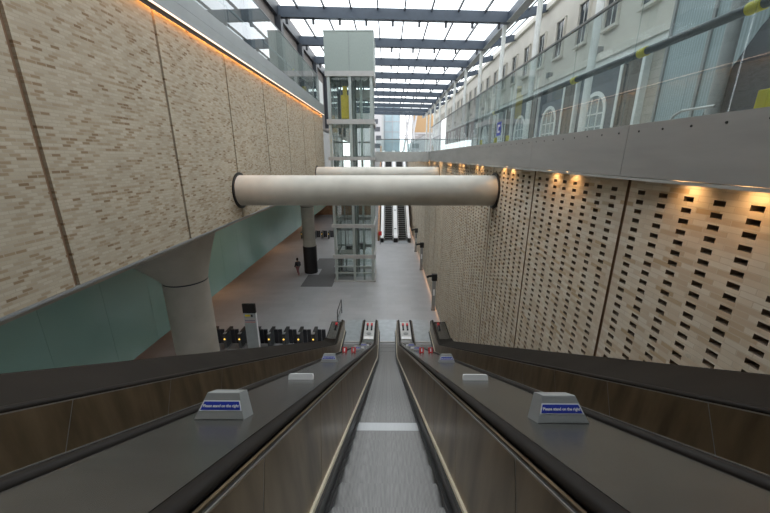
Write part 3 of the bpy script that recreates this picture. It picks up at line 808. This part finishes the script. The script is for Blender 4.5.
tot = empty('information_totem', (-7.75, 17.1, 0), 'tall grey information totem with black screen beside the ticket gates', 'totem')
MB().box(-.33, .33, -.06, .06, 0, 2.6, 'totem').build('panel', tot, bevel=.01)
MB().box(-.36, .36, -.07, .07, 2.6, 3.15, 'screen').build('screen', tot, bevel=.01)
MB().box(.33, .37, -.06, .06, 0, 2.6, 'white').build('edge_trim', tot)
m3 = MB(); m3.box(-.26, .04, -.066, -.06, 2.40, 2.52, 'yellow'); m3.box(.08, .18, -.066, -.06, 2.38, 2.52, 'black'); m3.box(-.31, .31, -.064, -.06, 2.02, 2.32, 'lift_band'); m3.box(-.29, .29, -.066, -.064, 2.12, 2.16, 'purple'); m3.box(-.29, .29, -.066, -.064, 2.04, 2.07, 'red'); m3.build('notice', tot)

rail = empty('guard_rail', (-3.35, 20.4, 0), 'short black guard rail at the foot of the left escalator', 'railing')
MB().tube([(0, 0, 0), (0, 0, 1.05), (0, .08, 1.12), (0, 1.9, 1.12), (0, 2.0, 1.05), (0, 2.0, 0)], .03, 'black', 8).build('frame', rail)
MB().tube([(0, 0, .6), (0, 2.0, .6)], .018, 'black', 8).build('mid_bar', rail)
MB().box(-.008, .008, .06, 1.94, .12, .55, 'bal').build('glass_infill', rail)

# far escalators going up
def far_escalator(xc, label):
    e = empty('far_escalator', (xc, 44.0, 0), label, 'escalator', 'far escalators')
    n = 0
    me = MB(); me.box(-.5, .5, 0, .4, -.23, 0, 'tread'); me.box(-.5, .5, -.006, 0, -.23, -.03, 'skirt'); me = me.mesh('step')
    y, z = 0.4, .03
    while z < 10.5 and n < 52:
        o = bpy.data.objects.new('step', me); COL.objects.link(o); o.parent = e
        if y > 1.2: z += .231
        o.location = (0, y, z); y += .4; n += 1
    for sg in (-1, 1):
        pr = [(0.3, 0), (0.3, .75), (1.2, .95), (20.5, 12.1), (20.5, 10.9), (1.5, 0)]
        x0, x1 = sorted((sg * .52, sg * .58))
        MB().prism(pr, 'x', x0, x1, 'newel').build('balustrade_panel', e)
        x0, x1 = sorted((sg * .56, sg * .66))
        MB().prism([(0.1, .5), (0.3, .84), (1.2, 1.0), (20.5, 12.15), (20.5, 12.08), (1.2, .92), (.4, .76), (.2, .5)], 'x', x0, x1, 'rubber').build('handrail', e)
    MB().box(-.6, .6, -1.0, .5, 0, .03, 'plate').build('landing_plate', e)
    return e
far_escalator(.15, 'far escalator rising under the tubes, the one beside the lift tower')
far_escalator(2.05, 'far escalator rising under the tubes, the one beside the brick wall')
def far_deck(xc, w, label, arrows):
    e = empty('far_escalator_deck', (xc, 44.0, 0), label, 'deck', 'far escalator decks')
    MB().prism([(0, 0), (0, .55), (.3, .80), (1.2, .96), (20.5, 12.1), (20.5, 11.0), (1.5, 0)], 'x', -w, w, 'white').build('deck_plate', e)
    MB().box(-w, w, -.35, 0, 0, .55, 'black').build('newel_base', e)
    if arrows:
        for t in (2.0, 5.5, 9.0):
            y = t; z = .96 + (y - 1.2) * 11.14 / 19.3
            m3 = MB(); m3.tube([(0, y, z), (0, y, z + .05)], .16, 'black', 8); m3.build('stop_button', e)
    return e
far_deck(1.10, .27, 'white deck between the two far escalators', True)
far_deck(-.72, .20, 'white deck on the lift side of the far escalators', False)
far_deck(2.92, .20, 'white deck on the wall side of the far escalators', False)
sp_ = empty('sign_post', (-.95, 42.6, 0), 'thin post with small red sign at the foot of the far escalators', 'sign post')
MB().tube([(0, 0, 0), (0, 0, 1.2)], .03, 'black', 8).build('post', sp_)
MB().box(-.2, .2, -.03, .03, 1.2, 1.75, 'red').build('sign_plate', sp_)
mb = MB(); mb.prism([(44.5, 0), (44.5, 1.2), (65, 13), (65, 0)], 'x', -1.35, -1.1, 'wood')
struct(mb.build('wall_far_escalator'), 'brown side wall of the far escalators', 'wall')

# ------------------------------------------------------------------ person beside the black-based column
def skin_mesh(name, verts, edges, radii, mat, parent, sub=2):
    me = bpy.data.meshes.new(name); me.from_pydata(verts, edges, [])
    o = bpy.data.objects.new(name, me); COL.objects.link(o); o.parent = parent
    bm = bmesh.new(); bm.from_mesh(me); lay = bm.verts.layers.skin.verify(); bm.verts.ensure_lookup_table()
    for i, r in enumerate(radii):
        bm.verts[i][lay].radius = r if isinstance(r, tuple) else (r, r)
        bm.verts[i][lay].use_root = (i == 0)
    bm.to_mesh(me); bm.free()
    o.modifiers.new('s', 'SKIN'); s = o.modifiers.new('u', 'SUBSURF'); s.levels = s.render_levels = sub
    me.materials.append(M[mat])
    return o
per = empty('person', (-8.62, 30.5, 0), 'person in dark coat and dusky pink trousers walking by the black-based column', 'person', rz=.9)
bv = [(0, 0, .92), (0, 0, 1.12), (0, 0, 1.34), (0, .01, 1.46), (0, .02, 1.54), (0, .02, 1.66), (0, .01, 1.73),
      (.17, 0, 1.38), (.23, -.05, 1.12), (.18, .12, .98), (.15, .18, .94),
      (-.17, 0, 1.38), (-.24, .02, 1.10), (-.22, .14, .90), (-.21, .17, .83),
      (.09, 0, .86), (.10, .12, .50), (.10, -.02, .09), (.10, .14, .035),
      (-.09, 0, .86), (-.10, -.06, .49), (-.10, -.28, .12), (-.10, -.17, .035)]
be = [(0, 1), (1, 2), (2, 3), (3, 4), (4, 5), (5, 6), (2, 7), (7, 8), (8, 9), (9, 10), (2, 11), (11, 12), (12, 13), (13, 14),
      (0, 15), (15, 16), (16, 17), (17, 18), (0, 19), (19, 20), (20, 21), (21, 22)]
br = [(.14, .10), (.13, .095), (.15, .10), (.055, .055), (.07, .08), (.08, .10), (.055, .065), .06, .045, .036, .032, .06, .045, .036, .032,
      .085, .06, .042, .035, .085, .06, .042, .035]
skin_mesh('body', bv, be, br, 'skin', per)
cv = [0, 1, 2, 7, 8, 9, 11, 12, 13]; mp = {v: i for i, v in enumerate(cv)}
skin_mesh('coat', [bv[v] for v in cv] , [(mp[a], mp[b]) for a, b in be if a in mp and b in mp], [(.175, .135), (.16, .125), (.175, .13), .08, .062, .052, .08, .062, .052], 'coat', per)
tv = [0, 15, 16, 17, 19, 20, 21]; mp = {v: i for i, v in enumerate(tv)}
skin_mesh('trousers', [bv[v] for v in tv], [(mp[a], mp[b]) for a, b in be if a in mp and b in mp], [(.15, .115), .105, .078, .06, .105, .078, .06], 'trouser', per)
m3 = MB(); m3.lathe([(.02, 1.80), (.07, 1.785), (.10, 1.73), (.105, 1.66), (.09, 1.56), (.06, 1.53)], 0, -.015, 'hair', 14); m3.build('hair', per)
m3 = MB(); m3.box(-.20, .20, -.27, -.13, 1.0, 1.4, 'coat'); m3.build('backpack', per, bevel=.05)

# ------------------------------------------------------------------ facade on the right upper floor
fac = empty('stucco_building', (12.0, 0, 11.4), 'cream stucco building with arched ground floor windows along the right upper floor', 'building')
FY0, FY1 = 14, 96
m3 = MB(); m3.box(.15, .8, FY0, FY1, 5.2, 10.6, 'cream'); m3.box(.15, .8, FY0, FY1, 0, 5.2, 'stone'); m3.build('wall', fac)
m3 = MB(); m3.box(-.25, .2, FY0, FY1, 4.75, 5.15, 'cream'); m3.box(-.12, .2, FY0, FY1, 4.35, 4.75, 'frame_w'); m3.build('cornice', fac)
m3 = MB(); m3.box(-.10, .2, FY0, FY1, 10.2, 10.6, 'cream'); m3.build('parapet', fac)
uw = MB(); uw.box(-.5, .5, 0, 0, 0, 0, 'pane')
def win_meshes():
    a = MB(); a.box(.11, .149, -.52, .52, 0, 2.3, 'pane'); pane = a.mesh('pane')
    f = MB()
    f.box(.0, .15, -.60, -.52, -.02, 2.38, 'cream'); f.box(.0, .15, .52, .60, -.02, 2.38, 'cream'); f.box(.0, .15, -.6, .6, 2.3, 2.38, 'cream')
    f.box(-.08, .15, -.68, .68, -.14, 0, 'cream'); f.box(.08, .12, -.52, .52, 1.12, 1.17, 'frame_w'); f.box(.08, .12, -.02, .02, 0, 2.3, 'frame_w')
    frame = f.mesh('window')
    R, zs = 1.0, 1.45
    arc = lambda r, n=14: [(r * math.cos(PI * i / n), zs + r * math.sin(PI * i / n)) for i in range(n + 1)]
    ap = MB(); ap.prism([(R, .1)] + arc(R) + [(-R, .1)], 'x', .10, .149, 'pane_b'); apane = ap.mesh('pane')
    af = MB(); out, inn = arc(R + .22), arc(R)
    pts = [(R + .22, .0)] + out + [(-R - .22, .0), (-R, .0)] + inn[::-1] + [(R, .0)]
    n = len(out); 
    ring_o = [(R + .22, 0)] + out + [(-R - .22, 0)]; ring_i = [(R, 0)] + inn + [(-R, 0)]
    vs = [(x, p[0], p[1]) for x in (0.0, .15) for p in ring_o + ring_i]; k = len(ring_o)
    fs = []
    for i in range(k - 1):
        fs += [(i, i + 1, k + i + 1, k + i), (2 * k + i, 3 * k + i, 3 * k + i + 1, 2 * k + i + 1), (i, 2 * k + i, 2 * k + i + 1, i + 1), (k + i, k + i + 1, 3 * k + i + 1, 3 * k + i)]
    af.add(vs, fs, 'frame_w')
    for y in (-.35, .35): af.box(.05, .12, y - .03, y + .03, 0, zs + .9, 'frame_w')
    for z in (.75, zs): af.box(.05, .12, -R, R, z - .03, z + .03, 'frame_w')
    aframe = af.mesh('arched_window')
    return pane, frame, apane, aframe
pane, frame, apane, aframe = win_meshes()
def place(me, name, parent, loc=(0, 0, 0)):
    o = bpy.data.objects.new(name, me); COL.objects.link(o); o.parent = parent; o.location = loc; return o
for k in range(26):
    y = 18.2 + 2.95 * k
    w = place(frame, 'window', fac, (0, y, 6.4)); place(pane, 'pane', w)
for k in range(14):
    y = 21.35 + 5.76 * (k - 1)
    if k: w = place(aframe, 'arched_window', fac, (0, y, .55)); place(apane, 'pane', w)
    m3 = MB(); m3.box(-.12, .15, y + 2.05, y + 3.4, 0, 4.35, 'stone_d'); m3.box(-.16, .15, y + 1.85, y + 2.05, 0, 4.35, 'frame_w'); m3.box(-.16, .15, y + 3.4, y + 3.6, 0, 4.35, 'frame_w')
    m3.build('pilaster', fac)
    if not k: continue
    R_a = 1.22; arcp = [(R_a * math.cos(PI * i / 14), 2.0 + R_a * math.sin(PI * i / 14)) for i in range(15)]
    m3 = MB(); vs = []
    for x in (.05, .15):
        vs += [(x, p[0], p[1]) for p in [(R_a, .1)] + arcp + [(-R_a, .1)]] + [(x, p[0], p[1]) for p in [(1.80, .1)] + [(1.80, 1.4 + 2.6 * i / 4) for i in range(4)] + [(1.80 - 3.6 * i / 6, 4.2) for i in range(7)] + [(-1.80, 4.0 - 2.6 * i / 4) for i in range(4)] + [(-1.80, .1)]]
    k_ = 17; vs2 = vs
    fs = [(i, i + 1, k_ + i + 1, k_ + i) for i in range(k_ - 1)] + [(2 * k_ + i, 3 * k_ + i, 3 * k_ + i + 1, 2 * k_ + i + 1) for i in range(k_ - 1)]
    m3.add(vs, fs, 'spandrel')
    m3.build('spandrel', fac, loc=(0, y, 0))
for k in range(10):
    y = 21.4 + 6 * k
    MB().box(-.35, -.0, y - .14, y + .14, 5.15, 5.5, 'mid').build('ledge_floodlight', fac)

# kiosk clad in pale teal metal, close behind the right glass
ki = empty('teal_kiosk', (9.6, 0, 11.4), 'pale teal ribbed metal kiosk behind the right glass balustrade', 'kiosk')
m3 = MB(); m3.box(0, 3, 9.9, 13.2, .45, 8.5, 'teal'); m3.build('cladding', ki)
MB().box(-.06, 3, 9.8, 13.3, 0, .45, 'cream').build('plinth', ki)
for y in (10.6, 12.2): MB().box(-.03, 0, y, y + .9, 3.3, 3.36, 'dark').build('slot_vent', ki)
for y in (13.1, 11.5): MB().box(-.06, 0, y - .05, y + .05, .45, 8.5, 'mid').build('corner_post', ki)
en = empty('dark_entrance', (9.4, 0, 11.4), 'dark brown entrance block at the right edge behind the glass', 'entrance')
m3 = MB(); m3.box(.3, 3, 4.5, 9.75, 0, 8.5, 'stone_d'); m3.build('wall', en)
m3 = MB(); m3.prism([(9.9, 0.3), (10.8, .35), (10.5, 1.2), (10.1, 1.9), (9.6, 2.7), (9.0, 3.3), (8.0, 3.6), (8.0, .3)], 'x', -.2, .12, 'dark'); m3.build('curved_canopy', en)
for y in (6.0, 7.6): MB().box(.2, .3, y, y + 1.1, .3, 3.0, 'pane').build('door', en)
br_ = empty('bent_rail', (8.3, 0, 11.4), 'bent silver tube rail standing before the teal kiosk', 'rail')
MB().tube([(0, 11.0, 0), (0, 10.8, .45), (0, 10.55, .75), (0, 10.3, .85), (0, 9.3, .85)], .035, 'steel', 8).build('tube', br_)

# bright openings of the left upper wall, their light painted as white panels
for i, y in enumerate((42.5, 46.0)):
    m3 = MB(); m3.box(-8.62, -8.55, y, y + 2.4, 16.6, 20.2, 'frame_w')
    struct(m3.build('window_%d' % (i + 1)), 'bright window on the left upper wall, its light painted as white', 'window')

# ------------------------------------------------------------------ distant buildings beyond the hall
b1 = empty('glass_office', (-1, 150, 11), 'pale blue glass office building far beyond the hall', 'building')
MB().box(-3.5, 6.2, 0, 12, 0, 20, 'sky_glass').build('curtain_wall', b1)
for z in range(2, 20, 4): MB().box(-3.6, 6.3, -.1, 0, z, z + .25, 'far_white').build('floor_band', b1)
for x in (-3.5, -.3, 2.9, 6.0): MB().box(x, x + .2, -.12, 0, 0, 20, 'far_white').build('mullion', b1)
b2 = empty('tan_block', (15, 150, 11), 'tan and grey block far beyond the hall near the right columns', 'building')
MB().box(-4.2, 6, 0, 10, 9.8, 18, 'tan').build('upper_cladding', b2)
MB().box(-4.2, 6, .05, 10, 0, 9.8, 'grey_b').build('base', b2)
MB().box(-4.4, 6, -.2, .05, 9.3, 9.9, 'far_white').build('ledge', b2)
b3 = empty('braced_frame', (8, 140, 11), 'white diagonal braced frame in front of the far buildings', 'frame')
for dx in (-2.0, .6):
    MB().tube([(dx, 0, 0), (dx + 2.6, 0, 16)], .42, 'far_white', 8).build('brace', b3)
    MB().tube([(dx + 2.4, 0, 0), (dx + 1.0, 0, 16)], .36, 'far_white', 8).build('brace', b3)
MB().box(-3, 4, -.2, .2, 8.0, 8.4, 'far_white').build('cross_beam', b3)
b4 = empty('dark_tower', (-8, 140, 11), 'white building with dark windows far beyond the hall next to the lift tower', 'building')
MB().box(-6, 5.6, 0, 8, 0, 18, 'far_white').build('wall', b4)
for z, x0, x1 in ((12.4, 2.0, 4.2), (9.6, 2.4, 5.0), (6.4, 3.4, 5.4), (3.4, 2.6, 5.2)): MB().box(x0, x1, -.15, 0, z, z + 1.7, 'dark').build('window', b4)
MB().box(5.6, 6.4, 0, 4, 0, 17, 'mid').build('corner_pier', b4)
far_g = MB().box(-40, 60, 150, 170, 10.4, 11.0, 'fascia').build('floor_street'); struct(far_g, 'street level beyond the hall', 'floor')

# ------------------------------------------------------------------ light, world, camera
def area(name, loc, rot, sx, sy, energy, col):
    d = bpy.data.lights.new(name, 'AREA'); d.shape = 'RECTANGLE'; d.size = sx; d.size_y = sy; d.energy = energy; d.color = col
    o = bpy.data.objects.new(name, d); COL.objects.link(o); o.location = loc; o.rotation_euler = rot; return o
for y in (12, 26, 40, 54):
    area('hall_lamp', (-16, y, 2.95), (0, 0, 0), 8, 1.0, 60, (1, .60, .34))
for y in (22, 34, 46):
    area('soffit_lamp', (-7.6, y - 3, 8.6), (0, 0, 0), 1.0, 3.0, 30, (1, .80, .60))

w = bpy.data.worlds.new('overcast'); SC.world = w; w.use_nodes = True
nt = w.node_tree; bg = nt.nodes['Background']
tc = N(nt, 'ShaderNodeTexCoord'); mpn = N(nt, 'ShaderNodeMapping'); mpn.inputs['Scale'].default_value = (1, 1, 2.5)
nz = N(nt, 'ShaderNodeTexNoise'); nz.inputs['Scale'].default_value = 4; nz.inputs['Detail'].default_value = 6
L(nt, tc.outputs['Generated'], mpn.inputs[0]); L(nt, mpn.outputs[0], nz.inputs['Vector'])
r = ramp(nt, [(0.3, (.88, .92, .97)), (0.62, (1, 1, 1))]); L(nt, nz.outputs['Fac'], r.inputs[0]); L(nt, r.outputs[0], bg.inputs['Color'])
bg.inputs['Strength'].default_value = 2.9

cam = bpy.data.cameras.new('camera'); co = bpy.data.objects.new('camera', cam); COL.objects.link(co)
cam.sensor_width = 36; cam.lens = 36 * 335 / 770; cam.clip_end = 600; cam.clip_start = .02
co.location = (-.012, 0, H)
pitch = math.atan(99.5 / 335)
co.rotation_euler = (PI / 2 - pitch, 0, math.radians(.42))
SC.camera = co
vs = SC.view_settings
vs.view_transform = 'Standard'; vs.look = 'None'; vs.gamma = 1; vs.use_curve_mapping = False; vs.exposure = 0.12
SC.cycles.transparent_max_bounces = 24
SC.cycles.max_bounces = 8; SC.cycles.diffuse_bounces = 5
SC.cycles.use_denoising = True
SC.cycles.sample_clamp_indirect = 6
